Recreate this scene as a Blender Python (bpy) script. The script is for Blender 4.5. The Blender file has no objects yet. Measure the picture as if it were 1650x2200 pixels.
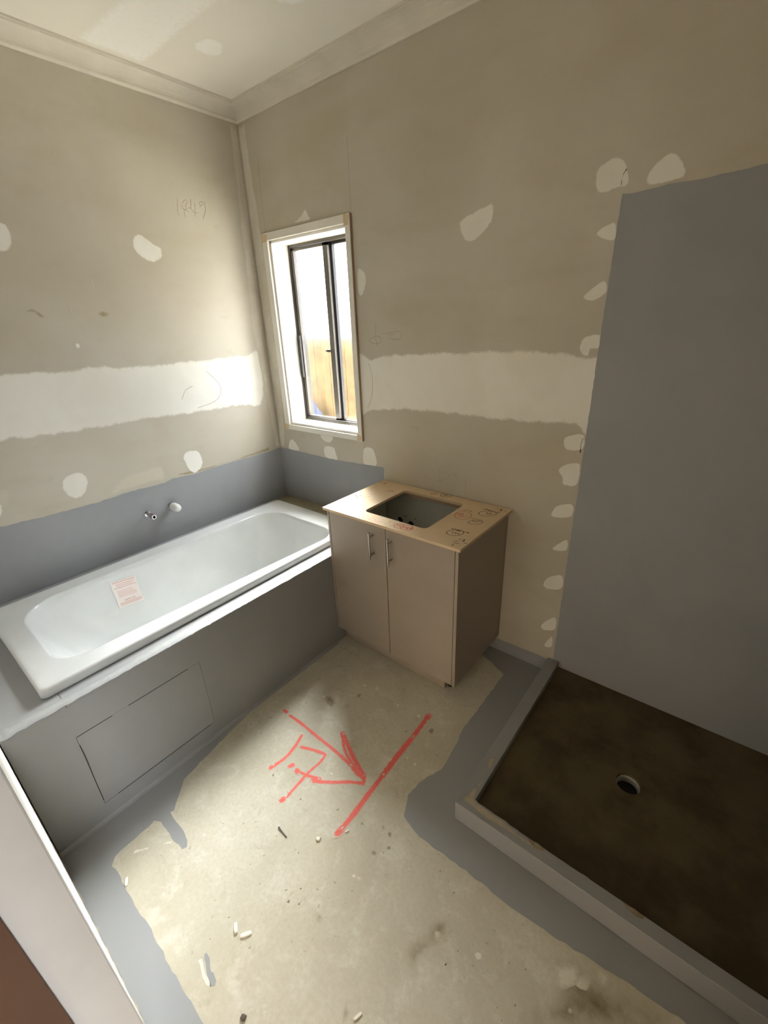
import bpy, bmesh, math, random
from mathutils import Vector, Matrix
from mathutils.geometry import delaunay_2d_cdt
random.seed(7)
S = bpy.context.scene
COL = S.collection

# ------------------------------------------------------------------ camera
CAM = Vector((2.5563, -1.9300, 1.7518))
FW = Vector((-0.58756, 0.70512, -0.39695))
RT = Vector((0.77807, 0.62704, -0.03785))
UP = Vector((-0.22221, 0.33110, 0.91706))
FPX = 944.88                                     # focal length in pixels of the 1650 x 2200 frame
cd = bpy.data.cameras.new('camera')
cd.sensor_fit = 'HORIZONTAL'; cd.sensor_width = 36.0; cd.lens = FPX / 1650 * 36
cd.clip_start = 0.01
co = bpy.data.objects.new('camera', cd); COL.objects.link(co)
m = Matrix.Identity(4)
for i in range(3):
    m[i][0], m[i][1], m[i][2], m[i][3] = RT[i], UP[i], -FW[i], CAM[i]
co.matrix_world = m
S.camera = co

# ------------------------------------------------------------------ sky, daylight portals, exposure
SKY = 21.0
w = bpy.data.worlds.new('overcast_sky'); S.world = w; w.use_nodes = True
bg = w.node_tree.nodes['Background']
bg.inputs[0].default_value = (0.90, 0.96, 1.08, 1); bg.inputs[1].default_value = SKY
# overcast luminance: the zenith is about twice as bright as the lower sky
wn_ = w.node_tree; tc_ = wn_.nodes.new('ShaderNodeTexCoord'); sx_ = wn_.nodes.new('ShaderNodeSeparateXYZ'); mr_ = wn_.nodes.new('ShaderNodeMapRange')
wn_.links.new(tc_.outputs['Generated'], sx_.inputs[0]); wn_.links.new(sx_.outputs[2], mr_.inputs[0])
mr_.inputs[1].default_value = 0.0; mr_.inputs[2].default_value = 1.0; mr_.inputs[3].default_value = SKY*0.5; mr_.inputs[4].default_value = SKY*2.3
wn_.links.new(mr_.outputs[0], bg.inputs[1])
sd = bpy.data.lights.new('hazy_sun', 'SUN'); sd.energy = 112.0; sd.angle = math.radians(44); sd.color = (0.96, 0.98, 1.02)
so = bpy.data.objects.new('hazy_sun', sd); COL.objects.link(so); so.location = (-3, 6, 7)
so.rotation_euler = Vector((-0.80, 1.25, 1.42)).to_track_quat('Z', 'Y').to_euler()
def portal(name, loc, rot, sx, sy):
    l = bpy.data.lights.new(name, 'AREA'); l.shape = 'RECTANGLE'; l.size = sx; l.size_y = sy
    l.cycles.is_portal = True
    o = bpy.data.objects.new(name, l); COL.objects.link(o); o.location = loc; o.rotation_euler = rot
    return o
portal('window_daylight_portal', (0.468, 0.21, 1.67), (-math.pi/2, 0, 0), 0.64, 1.08)
portal('hall_side_daylight_portal', (4.35, -2.5, 1.45), (0, math.pi/2, 0), 1.2, 0.7)
portal('hall_fill_portal', (2.25, -4.15, 0.83), (math.pi/2, 0, 0), 0.9, 0.56)  # portal for the added fill opening in the far hall wall
S.view_settings.view_transform = 'Standard'; S.view_settings.look = 'None'
S.view_settings.exposure = 0.03; S.view_settings.gamma = 1.0; S.view_settings.use_curve_mapping = False
S.cycles.max_bounces = 14; S.cycles.diffuse_bounces = 10; S.cycles.transparent_max_bounces = 12
S.cycles.caustics_refractive = False; S.cycles.caustics_reflective = False
S.cycles.sample_clamp_indirect = 8.0

# ------------------------------------------------------------------ pixel -> surface (the marks were traced on the photograph)
def ray(u, v): return FW + RT*((u-825)/FPX) - UP*((v-1100)/FPX)
def on(u, v, ax, val):
    d = ray(u, v); return CAM + d*((val-CAM[ax])/d[ax])
def crop(pts, s, ox, oy): return [(ox+x/s, oy+y/s) for x, y in pts]
class Plane:
    """a flat surface: axis, value, the two in-plane axes, outward sign"""
    def __init__(s, ax, val, sign): s.ax, s.val, s.sign = ax, val, sign; s.a, s.b = [i for i in range(3) if i != ax]
    def px(s, u, v): p = on(u, v, s.ax, s.val); return (p[s.a], p[s.b])
    def p3(s, q, h=0.0):
        r = [0, 0, 0]; r[s.ax] = s.val + s.sign*h; r[s.a], r[s.b] = q; return tuple(r)
H_CEIL = 2.8624
LEFT = Plane(0, 0.0, 1); BACK = Plane(1, 0.0, -1); FLOOR = Plane(2, 0.0, 1); CEIL = Plane(2, H_CEIL, -1)
TOPZ = 0.88

# ------------------------------------------------------------------ materials
def lin(c):
    f = lambda x: (x/12.92 if x <= 0.04045 else ((x+0.055)/1.055)**2.4)
    return (f(c[0]/255), f(c[1]/255), f(c[2]/255), 1)
class NT:
    def __init__(s, name, rough=0.8, spec=0.3):
        s.m = bpy.data.materials.new(name); s.m.use_nodes = True; s.t = s.m.node_tree
        s.b = s.t.nodes['Principled BSDF']; s.b.inputs['Roughness'].default_value = rough
        s.b.inputs['Specular IOR Level'].default_value = spec
        g = s.t.nodes.new('ShaderNodeNewGeometry'); s.pos = g.outputs['Position']
    def n(s, k): return s.t.nodes.new(k)
    def l(s, a, b): s.t.links.new(a, b)
    def noise(s, scale, detail=4, rough=0.55, dist=0.0, stretch=None):
        src = s.pos
        if stretch:
            mp = s.n('ShaderNodeMapping'); mp.inputs['Scale'].default_value = stretch; s.l(src, mp.inputs['Vector']); src = mp.outputs[0]
        q = s.n('ShaderNodeTexNoise'); q.inputs['Scale'].default_value = scale; q.inputs['Detail'].default_value = detail
        q.inputs['Roughness'].default_value = rough; q.inputs['Distortion'].default_value = dist
        s.l(src, q.inputs['Vector']); return q.outputs['Fac']
    def rng(s, v, a, b, c=0.0, d=1.0, smooth=True):
        q = s.n('ShaderNodeMapRange'); q.interpolation_type = 'SMOOTHSTEP' if smooth else 'LINEAR'
        for i, x in enumerate((a, b, c, d)): q.inputs[1+i].default_value = x
        s.l(v, q.inputs[0]); return q.outputs[0]
    def mix(s, f, a, b, mode='MIX'):
        q = s.n('ShaderNodeMix'); q.data_type = 'RGBA'; q.blend_type = mode
        if isinstance(f, (int, float)): q.inputs[0].default_value = f
        else: s.l(f, q.inputs[0])
        for i, x in ((6, a), (7, b)):
            if isinstance(x, tuple): q.inputs[i].default_value = x
            else: s.l(x, q.inputs[i])
        return q.outputs[2]
    def mul(s, a, b):
        q = s.n('ShaderNodeMath'); q.operation = 'MULTIPLY'; s.l(a, q.inputs[0])
        if isinstance(b, (int, float)): q.inputs[1].default_value = b
        else: s.l(b, q.inputs[1])
        return q.outputs[0]
    def col(s, c):
        if isinstance(c, tuple): s.b.inputs['Base Color'].default_value = c
        else: s.l(c, s.b.inputs['Base Color'])
    def bump(s, h, strength, dist=0.002):
        q = s.n('ShaderNodeBump'); q.inputs['Strength'].default_value = strength; q.inputs['Distance'].default_value = dist
        s.l(h, q.inputs['Height']); s.l(q.outputs[0], s.b.inputs['Normal'])
    def attr(s, name):
        q = s.n('ShaderNodeAttribute'); q.attribute_name = name; return q.outputs['Fac']
# wall lining paper, shared by the walls and the feathered edges of the filler on them
def board_color(t):
    a = t.rng(t.noise(1.3, 5, 0.55, 0.2), 0.30, 0.72)
    b = t.rng(t.noise(2.2, 5, 0.55, 0.25, (1, 1, 2.2)), 0.42, 0.75)
    c = t.mix(a, lin((186, 178, 162)), lin((196, 189, 176)))
    c = t.mix(t.mul(b, 0.55), c, lin((178, 168, 146)))
    d = t.rng(t.noise(6, 5, 0.65, 0.2, (1, 1, 2.0)), 0.58, 0.80)
    c = t.mix(t.mul(d, 0.30), c, lin((166, 156, 138)))
    return c
def floor_color(t):
    a = t.rng(t.noise(1.7, 6, 0.6, 0.3), 0.34, 0.66)
    c = t.mix(a, lin((186, 178, 158)), lin((204, 197, 179)))
    b = t.rng(t.noise(9, 8, 0.7, 0.35), 0.48, 0.66)
    c = t.mix(t.mul(b, 0.6), c, lin((216, 211, 197)))
    d = t.rng(t.noise(13, 8, 0.72, 0.3), 0.56, 0.70)
    c = t.mix(t.mul(d, 0.45), c, lin((162, 151, 126)))
    k_ = t.rng(t.noise(70, 6, 0.7), 0.40, 0.62)
    c = t.mix(t.mul(k_, 0.28), c, lin((176, 166, 142)))
    e = t.rng(t.noise(60, 3, 0.6), 0.66, 0.71)
    g = t.rng(t.noise(2.3, 2, 0.5), 0.45, 0.62)
    c = t.mix(t.mul(t.mul(e, g), 0.75), c, lin((82, 74, 60)))
    return c
def ceil_color(t):
    a = t.rng(t.noise(1.1, 4, 0.6), 0.3, 0.7)
    return t.mix(a, lin((238, 233, 223)), lin((243, 239, 230)))
def coat_color(t):
    a = t.rng(t.noise(2.2, 4, 0.6), 0.3, 0.7)
    return t.mix(a, lin((147, 147, 147)), lin((153, 153, 153)))
MAT = {}
t = NT('plasterboard_paper', 0.9, 0.2); t.col(board_color(t)); t.bump(t.noise(90, 3), 0.08); MAT['board'] = t.m
t = NT('concrete_slab', 0.75, 0.3); t.col(floor_color(t)); t.bump(t.noise(35, 6, 0.7), 0.25); MAT['floor'] = t.m
t = NT('ceiling_board', 0.9, 0.2); t.col(ceil_color(t)); MAT['ceil'] = t.m
t = NT('cornice_plaster', 0.85, 0.25); a = t.rng(t.noise(6, 4), 0.3, 0.7); t.col(t.mix(a, lin((214, 208, 196)), lin((222, 216, 204)))); t.bump(t.noise(60, 3), 0.08); MAT['cornice'] = t.m
t = NT('grey_waterproofing_membrane', 0.45, 0.4); t.col(coat_color(t)); t.bump(t.noise(45, 4, 0.6), 0.10); MAT['coat'] = t.m
def feathered(key, name, base, top, lo=0.30, hi=0.80, rough=0.85, k=70, top2=None):
    t = NT(name, rough, 0.25)
    mk = t.attr('mask'); n = t.rng(t.noise(k, 4, 0.6), 0.25, 0.75, 0.55, 1.35, False)
    f = t.rng(t.mul(mk, n), lo, hi)
    tc = lin(top)
    if top2: tc = t.mix(t.rng(t.noise(3, 4, 0.6, 0.5), 0.35, 0.65), lin(top), lin(top2))
    t.col(t.mix(f, base(t), tc)); MAT[key] = t.m
feathered('filler', 'joint_compound', board_color, (232, 228, 219), 0.14, 0.58, k=45, top2=(226, 221, 210))
feathered('skim', 'thin_compound_smear', board_color, (200, 192, 175), 0.2, 1.0)
feathered('smear', 'brown_paper_smear', board_color, (160, 146, 118), 0.2, 1.0)
feathered('cornerfill', 'corner_joint_compound', board_color, (214, 208, 196), 0.3, 0.9, top2=(198, 190, 175))
feathered('ceilfill', 'ceiling_joint_compound', ceil_color, (252, 250, 246), 0.2, 0.95)
feathered('pencil', 'pencil_line', board_color, (150, 139, 120), 0.2, 0.9, k=200)
feathered('red', 'red_spray_paint', floor_color, (228, 106, 95), 0.12, 0.95, 0.6, k=120)
feathered('splat', 'plaster_splash', floor_color, (222, 216, 200), 0.2, 0.8, k=90)
feathered('greysplat', 'damp_grey_mark', floor_color, (140, 136, 122), 0.2, 1.0, k=90)
feathered('stain', 'brown_floor_stain', floor_color, (122, 106, 76), 0.15, 1.3, k=14)
feathered('coatfloor', 'grey_membrane_on_floor', floor_color, (151, 151, 151), 0.18, 0.55, 0.5, k=160)
feathered('coatwall', 'grey_membrane_on_wall', board_color, (152, 152, 154), 0.18, 0.55, 0.5, k=160, top2=(147, 148, 150))
feathered('wear', 'worn_membrane', coat_color, (176, 164, 142), 0.25, 0.9, k=40)
feathered('coat_light', 'plaster_smudge_on_membrane', coat_color, (172, 172, 168), 0.1, 1.6, k=20)
def plain(key, name, c, rough=0.5, spec=0.5, metal=0.0, c2=None, k=5.0, bump=0):
    t = NT(name, rough, spec); t.b.inputs['Metallic'].default_value = metal
    f = t.rng(t.noise(k, 4, 0.6), 0.35, 0.65)
    c2 = c2 or tuple(min(255, x+5) for x in c)
    t.col(t.mix(f, lin(c), lin(c2)))
    if bump: t.bump(t.noise(k*8, 4), bump)
    MAT[key] = t.m
plain('bath', 'white_bath_enamel', (206, 207, 205), 0.12, 0.5)
plain('white', 'white_primer_gloss', (226, 222, 214), 0.3, 0.5)
plain('jamb', 'white_gloss_jamb', (206, 201, 194), 0.25, 0.5)
plain('bounce_wall', 'pale_bounce_board', (238, 234, 226), 0.9, 0.2)  # made pale so the unseen near wall bounces fill light
plain('putty', 'tan_corner_putty', (205, 184, 150), 0.8, 0.2)
plain('edge_mdf', 'raw_fibreboard_edge', (160, 138, 112), 0.8, 0.2)
plain('black_alu', 'dark_bronze_aluminium', (46, 42, 40), 0.35, 0.5, 0.3)
plain('grey_alu', 'worn_grey_aluminium', (84, 78, 72), 0.4, 0.5, 0.3)
plain('chrome', 'chrome_plate', (205, 205, 205), 0.18, 0.5, 1.0)
plain('steel', 'brushed_steel', (186, 180, 170), 0.3, 0.5, 1.0)
plain('hole_shade', 'painted_hole_shade', (30, 27, 25), 0.7, 0.2)  # shade inside holes, put into the colour
plain('red_band', 'red_plastic_ring', (150, 70, 66), 0.5, 0.4)
plain('cap', 'white_plastic_cap', (222, 221, 216), 0.45, 0.4)
plain('laminate', 'taupe_laminate', (158, 143, 128), 0.42, 0.4, 0, (161, 147, 132), 3)
plain('gap_shade', 'painted_gap_shade', (62, 50, 40), 0.8, 0.2)  # shade between and under cabinet parts, put into the colour
plain('melamine', 'white_melamine', (214, 216, 208), 0.4, 0.4)
plain('mdf', 'pale_fibreboard', (206, 180, 146), 0.7, 0.3, 0, (214, 190, 157), 4)
plain('marker', 'brown_marker_ink', (92, 66, 48), 0.7, 0.2)
plain('marker_red', 'red_marker_ink', (196, 92, 82), 0.7, 0.2)
plain('marker_pink', 'faded_red_marker_ink', (222, 150, 132), 0.7, 0.2)
plain('marker_grey', 'faint_pencil', (160, 138, 108), 0.7, 0.2)
plain('screed', 'dark_shower_screed', (92, 82, 60), 0.85, 0.15, 0, (74, 64, 45), 5, 0.3)
plain('pvc', 'pale_pvc_pipe', (172, 170, 160), 0.5, 0.4)
plain('ply', 'bare_hob_board', (150, 142, 120), 0.8, 0.2, 0, (140, 130, 106), 6)
plain('sticker', 'faint_pink_sticker', (224, 214, 208), 0.4, 0.4)
plain('sticker_ink', 'red_sticker_print', (206, 160, 152), 0.6, 0.3)
plain('sticker_block', 'pale_red_sticker_block', (216, 196, 190), 0.6, 0.3)
plain('door', 'brown_door_face', (86, 55, 37), 0.5, 0.4)
plain('fence', 'brown_fence_timber', (76, 61, 38), 0.85, 0.2, 0, (94, 75, 46), 9)
plain('earth', 'pale_bounce_ground', (190, 182, 166), 0.95, 0.1, 0, (200, 192, 176), 3)  # made pale to bounce light up to the ceiling
plain('brick', 'outer_wall_cladding', (120, 84, 66), 0.9, 0.2)
plain('blue', 'blue_plastic_sheet', (24, 32, 58), 0.5, 0.4)
plain('hallwall', 'hall_lining', (170, 160, 140), 0.9, 0.2)
plain('nailmat', 'dull_nail_steel', (120, 112, 104), 0.35, 0.5, 0.9)
plain('chip', 'white_plaster_chip', (236, 232, 220), 0.8, 0.2)
plain('blackrubber', 'black_plastic', (40, 34, 30), 0.6, 0.3)
plain('hairline', 'dark_sheet_joint', (52, 46, 38), 0.9, 0.1)
# obscure window glass: mostly straight-through, partly scattered
g = bpy.data.materials.new('obscure_glass'); g.use_nodes = True; nt = g.node_tree
for q in list(nt.nodes):
    if q.type == 'BSDF_PRINCIPLED': nt.nodes.remove(q)
out = [q for q in nt.nodes if q.type == 'OUTPUT_MATERIAL'][0]
tr = nt.nodes.new('ShaderNodeBsdfTransparent'); tr.inputs[0].default_value = (0.86, 0.87, 0.85, 1)
rf = nt.nodes.new('ShaderNodeBsdfRefraction'); rf.inputs['Roughness'].default_value = 0.40; rf.inputs['IOR'].default_value = 1.30
gl = nt.nodes.new('ShaderNodeBsdfGlossy'); gl.inputs['Roughness'].default_value = 0.15
nz = nt.nodes.new('ShaderNodeTexNoise'); nz.inputs['Scale'].default_value = 160
rr = nt.nodes.new('ShaderNodeMapRange'); rr.inputs[1].default_value = 0.4; rr.inputs[2].default_value = 0.6; rr.inputs[3].default_value = 0.03; rr.inputs[4].default_value = 0.09
nt.links.new(nz.outputs['Fac'], rr.inputs[0])
m1 = nt.nodes.new('ShaderNodeMixShader'); nt.links.new(rr.outputs[0], m1.inputs[0]); nt.links.new(tr.outputs[0], m1.inputs[1]); nt.links.new(rf.outputs[0], m1.inputs[2])
m2 = nt.nodes.new('ShaderNodeMixShader'); m2.inputs[0].default_value = 0.05; nt.links.new(m1.outputs[0], m2.inputs[1]); nt.links.new(gl.outputs[0], m2.inputs[2])
nt.links.new(m2.outputs[0], out.inputs[0]); MAT['glass'] = g
g = bpy.data.materials.new('warm_light_filter'); g.use_nodes = True; nt = g.node_tree  # tinted sheet, added to warm the hall fill light
tr = nt.nodes.new('ShaderNodeBsdfTransparent'); tr.inputs[0].default_value = (0.95, 0.82, 0.64, 1)
nt.links.new(tr.outputs[0], [q for q in nt.nodes if q.type == 'OUTPUT_MATERIAL'][0].inputs[0]); MAT['warm_filter'] = g

# ------------------------------------------------------------------ mesh helpers (world coordinates in, one object out)
class MB:
    def __init__(s): s.v = []; s.f = []; s.k = []
    def add(s, vs, fs, mk=None):
        o = len(s.v); s.v += [tuple(q) for q in vs]; s.f += [tuple(i+o for i in f) for f in fs]
        s.k += (mk if mk else [1.0]*len(vs)); return s
    def box(s, x0, x1, y0, y1, z0, z1):
        x0, x1 = min(x0, x1), max(x0, x1); y0, y1 = min(y0, y1), max(y0, y1); z0, z1 = min(z0, z1), max(z0, z1)
        return s.add([(x, y, z) for z in (z0, z1) for y in (y0, y1) for x in (x0, x1)],
                     [(0, 2, 3, 1), (4, 5, 7, 6), (0, 1, 5, 4), (2, 6, 7, 3), (0, 4, 6, 2), (1, 3, 7, 5)])
    def loft(s, rings, close=True, cap0=False, cap1=False):
        n = len(rings[0]); vs = [q for r in rings for q in r]; fs = []
        for i in range(len(rings)-1):
            for j in range(n if close else n-1):
                k = (j+1) % n; fs.append((i*n+j, i*n+k, (i+1)*n+k, (i+1)*n+j))
        if cap0: fs.append(tuple(range(n-1, -1, -1)))
        if cap1: fs.append(tuple((len(rings)-1)*n+j for j in range(n)))
        return s.add(vs, fs)
    def tube(s, pts, r, n=12, cap=True):
        rs = r if isinstance(r, (list, tuple)) else [r]*len(pts); rings = []
        for i, p in enumerate(pts):
            p = Vector(p); d = (Vector(pts[min(i+1, len(pts)-1)]) - Vector(pts[max(i-1, 0)])).normalized()
            u = d.cross(Vector((0, 0, 1)) if abs(d.z) < 0.9 else Vector((1, 0, 0))).normalized(); v = d.cross(u)
            rings.append([p + (u*math.cos(2*math.pi*j/n) + v*math.sin(2*math.pi*j/n))*rs[i] for j in range(n)])
        return s.loft(rings, True, cap, cap)
def obj(name, mb, mat, parent=None, bevel=0, smooth=False, kind=None, label=None, seg=2, auto=None):
    org = parent_origin(parent)
    me = bpy.data.meshes.new(name)
    me.from_pydata([(x-org[0], y-org[1], z-org[2]) for x, y, z in mb.v], [], mb.f)
    a = me.attributes.new('mask', 'FLOAT', 'POINT'); a.data.foreach_set('value', mb.k)
    me.materials.append(MAT[mat] if isinstance(mat, str) else mat)
    bm = bmesh.new(); bm.from_mesh(me); bmesh.ops.recalc_face_normals(bm, faces=bm.faces); bm.to_mesh(me); bm.free()
    o = bpy.data.objects.new(name, me); COL.objects.link(o)
    if parent: o.parent = parent
    if smooth:
        for p in me.polygons: p.use_smooth = True
        if auto: 
            me.set_sharp_from_angle(angle=auto)
    if bevel:
        b = o.modifiers.new('bevel', 'BEVEL'); b.width = bevel; b.segments = seg; b.limit_method = 'ANGLE'
    if kind: o['kind'] = kind
    if label: o['label'] = label
    return o
def parent_origin(p):
    v = Vector((0, 0, 0))
    while p: v += p.location; p = p.parent
    return v
def thing(name, label, cat, loc, group=None):
    o = bpy.data.objects.new(name, None); COL.objects.link(o); o.location = loc; o.empty_display_size = 0.1
    o['label'] = label; o['category'] = cat
    if group: o['group'] = group
    return o
def tag(o, label, cat, group=None):
    o['label'] = label; o['category'] = cat
    if group: o['group'] = group
    return o
def one(name, mb, mat, label, cat, loc, group=None, **k):
    """a thing that is a single mesh, its origin at loc"""
    mb.v = [(x-loc[0], y-loc[1], z-loc[2]) for x, y, z in mb.v]
    o = obj(name, mb, mat, **k); o.location = loc; return tag(o, label, cat, group)

def smooth_poly(pts, step, closed=True):
    """Catmull-Rom through the points, resampled at about step metres"""
    n = len(pts); out = []
    for i in range(n if closed else n-1):
        g = (lambda j: pts[j % n]) if closed else (lambda j: pts[max(0, min(n-1, j))])
        p0, p1, p2, p3 = g(i-1), g(i), g(i+1), g(i+2)
        L = math.dist(p1, p2); k = max(1, int(L/step))
        for q in range(k):
            t = q/k
            out.append(tuple(0.5*(2*p1[c] + (p2[c]-p0[c])*t + (2*p0[c]-5*p1[c]+4*p2[c]-p3[c])*t*t + (3*p1[c]-p0[c]-3*p2[c]+p3[c])*t**3) for c in (0, 1)))
    if not closed: out.append(pts[-1])
    return out
def dense(pts, step):
    out = []
    for i in range(len(pts)):
        p, q = pts[i], pts[(i+1) % len(pts)]; k = max(1, int(math.dist(p, q)/step))
        out += [tuple(p[c]+(q[c]-p[c])*j/k for c in (0, 1)) for j in range(k)]
    return out
def patch(name, pl, pts, feather, mat, parent, h=0.0006, jit=0.002, step=0.02, sharp=False, label=None, kind=None):
    """a thin spread layer on a flat surface; soft ones carry mask 0 at the rim rising to 1 at feather metres inside"""
    q = dense(pts, step) if sharp else smooth_poly(pts, step)
    q = [(x+random.uniform(-jit, jit), y+random.uniform(-jit, jit)) for x, y in q]
    n = len(q)
    xs = [a for a, _ in q]; ys = [b for _, b in q]
    mb = MB()
    if feather <= 0.005:
        bd = [Vector(x) for x in q]; v, e, f, *_ = delaunay_2d_cdt(bd, [(i, (i+1) % n) for i in range(n)], [], 1, 1e-6)
        mb.add([pl.p3(tuple(x), h) for x in v], [tuple(x) for x in f])
        return obj(name, mb, mat, parent, label=label, kind=kind)
    g = max(0.004, min(feather*0.8, 0.03)); inner = []
    def dist(p):
        d = 9e9; ins = False
        for i in range(n):
            ax, ay = q[i]; bx, by = q[(i+1) % n]; dx, dy = bx-ax, by-ay
            t = max(0, min(1, ((p[0]-ax)*dx+(p[1]-ay)*dy)/((dx*dx+dy*dy) or 1)))
            d = min(d, math.hypot(p[0]-ax-t*dx, p[1]-ay-t*dy))
            if (ay > p[1]) != (by > p[1]) and p[0] < ax+(p[1]-ay)/(by-ay)*dx: ins = not ins
        return d if ins else -1
    y = min(ys)
    while y < max(ys):
        x = min(xs) + random.uniform(0, g)
        while x < max(xs):
            d = dist((x, y))
            if d > g*0.4: inner.append(((x, y), min(1.0, d/feather)))
            x += g
        y += g
    v, e, f, ov, oe, of = delaunay_2d_cdt([Vector(x) for x in q]+[Vector(x[0]) for x in inner], [(i, (i+1) % n) for i in range(n)], [], 1, 1e-6)
    mk = []
    for x, o in zip(v, ov): mk.append(0.0 if (not o or o[0] < n) else inner[o[0]-n][1])
    mb.add([pl.p3(tuple(x), h*(0.4+0.6*m_)) for x, m_ in zip(v, mk)], [tuple(x) for x in f], mk)
    return obj(name, mb, mat, parent, label=label, kind=kind)
def strokes(name, pl, lines, width, mat, parent, h=0.0008, step=0.01, label=None, soft=True, round_ends=True):
    """flat ribbons along traced lines, mask 1 along the middle"""
    mb = MB()
    for ln in lines:
        wd = width
        if isinstance(ln, tuple) and isinstance(ln[0], (int, float)): wd, ln = ln
        c = smooth_poly(ln, step, False) if len(ln) > 1 else ln
        if len(c) < 2: c = [c[0], (c[0][0]+1e-4, c[0][1])]
        d0 = (c[0][0]-c[1][0], c[0][1]-c[1][1]); L = math.hypot(*d0) or 1
        d1 = (c[-1][0]-c[-2][0], c[-1][1]-c[-2][1]); M = math.hypot(*d1) or 1
        ext = wd*0.5
        pts = [(c[0][0]+d0[0]/L*ext, c[0][1]+d0[1]/L*ext)] + c + [(c[-1][0]+d1[0]/M*ext, c[-1][1]+d1[1]/M*ext)]
        n = len(pts); A = []; K = []
        for i, p in enumerate(pts):
            a, b = pts[max(0, i-1)], pts[min(n-1, i+1)]; d = (b[0]-a[0], b[1]-a[1]); L = math.hypot(*d) or 1
            r = wd*0.5*(0.35 if i in (0, n-1) else 1.0)*(random.uniform(0.85, 1.15) if soft else 1)
            nx, ny = -d[1]/L*r, d[0]/L*r
            e = 0.0 if i in (0, n-1) else 1.0
            A += [pl.p3((p[0]+nx, p[1]+ny), h*0.5), pl.p3((p[0]+nx*0.4, p[1]+ny*0.4), h), pl.p3((p[0]-nx*0.4, p[1]-ny*0.4), h), pl.p3((p[0]-nx, p[1]-ny), h*0.5)]
            K += [0, e, e, 0] if soft else [1, 1, 1, 1]
        mb.add(A, [(4*i+j, 4*i+4+j, 4*i+5+j, 4*i+1+j) for i in range(n-1) for j in range(3)], K)
        h += 0.00002
    return obj(name, mb, mat, parent, label=label)

# ------------------------------------------------------------------ room shell
RX, YN, YO = 3.05, -1.955, -2.075            # right wall, near wall (room face, hall face)
WX0, WX1, WZ0, WZ1 = 0.158, 0.780, 1.135, 2.210     # window opening in the lining
DX0, DX1, DZ = 1.72, 2.70, 2.10               # doorway
KX0, KX1, KY0, KY1, KZ = 2.0375, 2.094, -0.962, -0.915, 0.0945
fl = obj('floor', MB().box(-0.2, 4.6, 0.2, -4.2, -0.15, 0.0), 'floor', kind='structure')
ce = obj('ceiling', MB().box(-0.2, 4.6, 0.2, -4.2, H_CEIL, H_CEIL+0.12), 'ceil', kind='structure')
wl = obj('wall_left', MB().box(-0.2, 0, 0.2, YO, 0, H_CEIL), 'board', kind='structure')
b = MB()
b.box(0, WX0, 0, 0.2, 0, H_CEIL).box(WX1, 3.25, 0, 0.2, 0, H_CEIL).box(WX0, WX1, 0, 0.2, 0, WZ0).box(WX0, WX1, 0, 0.2, WZ1, H_CEIL)
wb = obj('wall_back', b, 'board', kind='structure')
wr = obj('wall_right', MB().box(RX, RX+0.2, 0, YN, 0, H_CEIL), 'board', kind='structure')
b = MB().box(0, DX0-0.02, YN-0.002, YO, 0, H_CEIL).box(DX1+0.02, RX+0.2, YN-0.002, YO, 0, H_CEIL).box(DX0-0.02, DX1+0.02, YN-0.002, YO, DZ+0.02, H_CEIL)
wn = obj('wall_near', b, 'bounce_wall', kind='structure')  # unseen wall, coloured pale to bounce light onto the back wall
# hall behind the doorway, with a side daylight opening and an added fill opening
b = MB().box(0.4, 0.5, YO, -4.1, 0, H_CEIL).box(4.3, 4.4, YO, -2.15, 0, H_CEIL).box(4.3, 4.4, -2.85, -4.1, 0, H_CEIL).box(4.3, 4.4, -2.15, -2.85, 0, 0.85).box(4.3, 4.4, -2.15, -2.85, 2.05, H_CEIL)
b.box(0.4, 1.80, -4.1, -4.2, 0, H_CEIL).box(2.70, 4.4, -4.1, -4.2, 0, H_CEIL).box(1.80, 2.70, -4.1, -4.2, 0, 0.55).box(1.80, 2.70, -4.1, -4.2, 1.11, H_CEIL)
b.box(RX+0.2, 4.4, YO+0.1, YO, 0, H_CEIL)
hw = obj('wall_hall', b, 'hallwall', kind='structure')

w2 = bpy.data.objects.new('hall_fill_opening', None); COL.objects.link(w2); w2.location = (2.25, -4.1, 0.55); w2['kind'] = 'structure'  # unseen opening, added to fill the room from behind the camera
obj('warm_filter', MB().box(1.80, 2.70, -4.13, -4.128, 0.55, 1.11), 'warm_filter', w2)  # added filter that warms the light from this opening

# cornice: a cove with small lips, mitred in the corners
def cornice(name, walls):
    pr = [(0.0, 2.790), (0.007, 2.790), (0.011, 2.797)]
    for i in range(9):
        a = i/8*math.pi/2
        pr.append((0.062-0.050*math.cos(a), 2.799+0.050*math.sin(a)))
    pr += [(0.0635, 2.8545), (0.070, 2.8545), (0.071, H_CEIL), (0.0, H_CEIL)]
    return pr
PR = cornice('', None)
def cove(name, side):
    rings = []
    for e in (0, 1):
        r = []
        for d, z in PR:
            if side == 'left': r.append((d, -d if e == 0 else YN+d, z))
            if side == 'back': r.append((d if e == 0 else RX-d, -d, z))
            if side == 'right': r.append((RX-d, -d if e == 0 else YN+d, z))
            if side == 'near': r.append((d if e == 0 else RX-d, YN+d, z))
        rings.append(r)
    return obj(name, MB().loft(rings, True, True, True), 'cornice', kind='structure')
for i, s in enumerate(('left', 'back', 'right', 'near')): cove('trim_%d' % (i+1), s)

# ------------------------------------------------------------------ marks on the left wall
c8 = lambda P: [LEFT.px(*q) for q in crop(P, 3.3, 0, 400)]
c3 = lambda P: [LEFT.px(*q) for q in crop(P, 2.661, 0, 700)]
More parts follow.
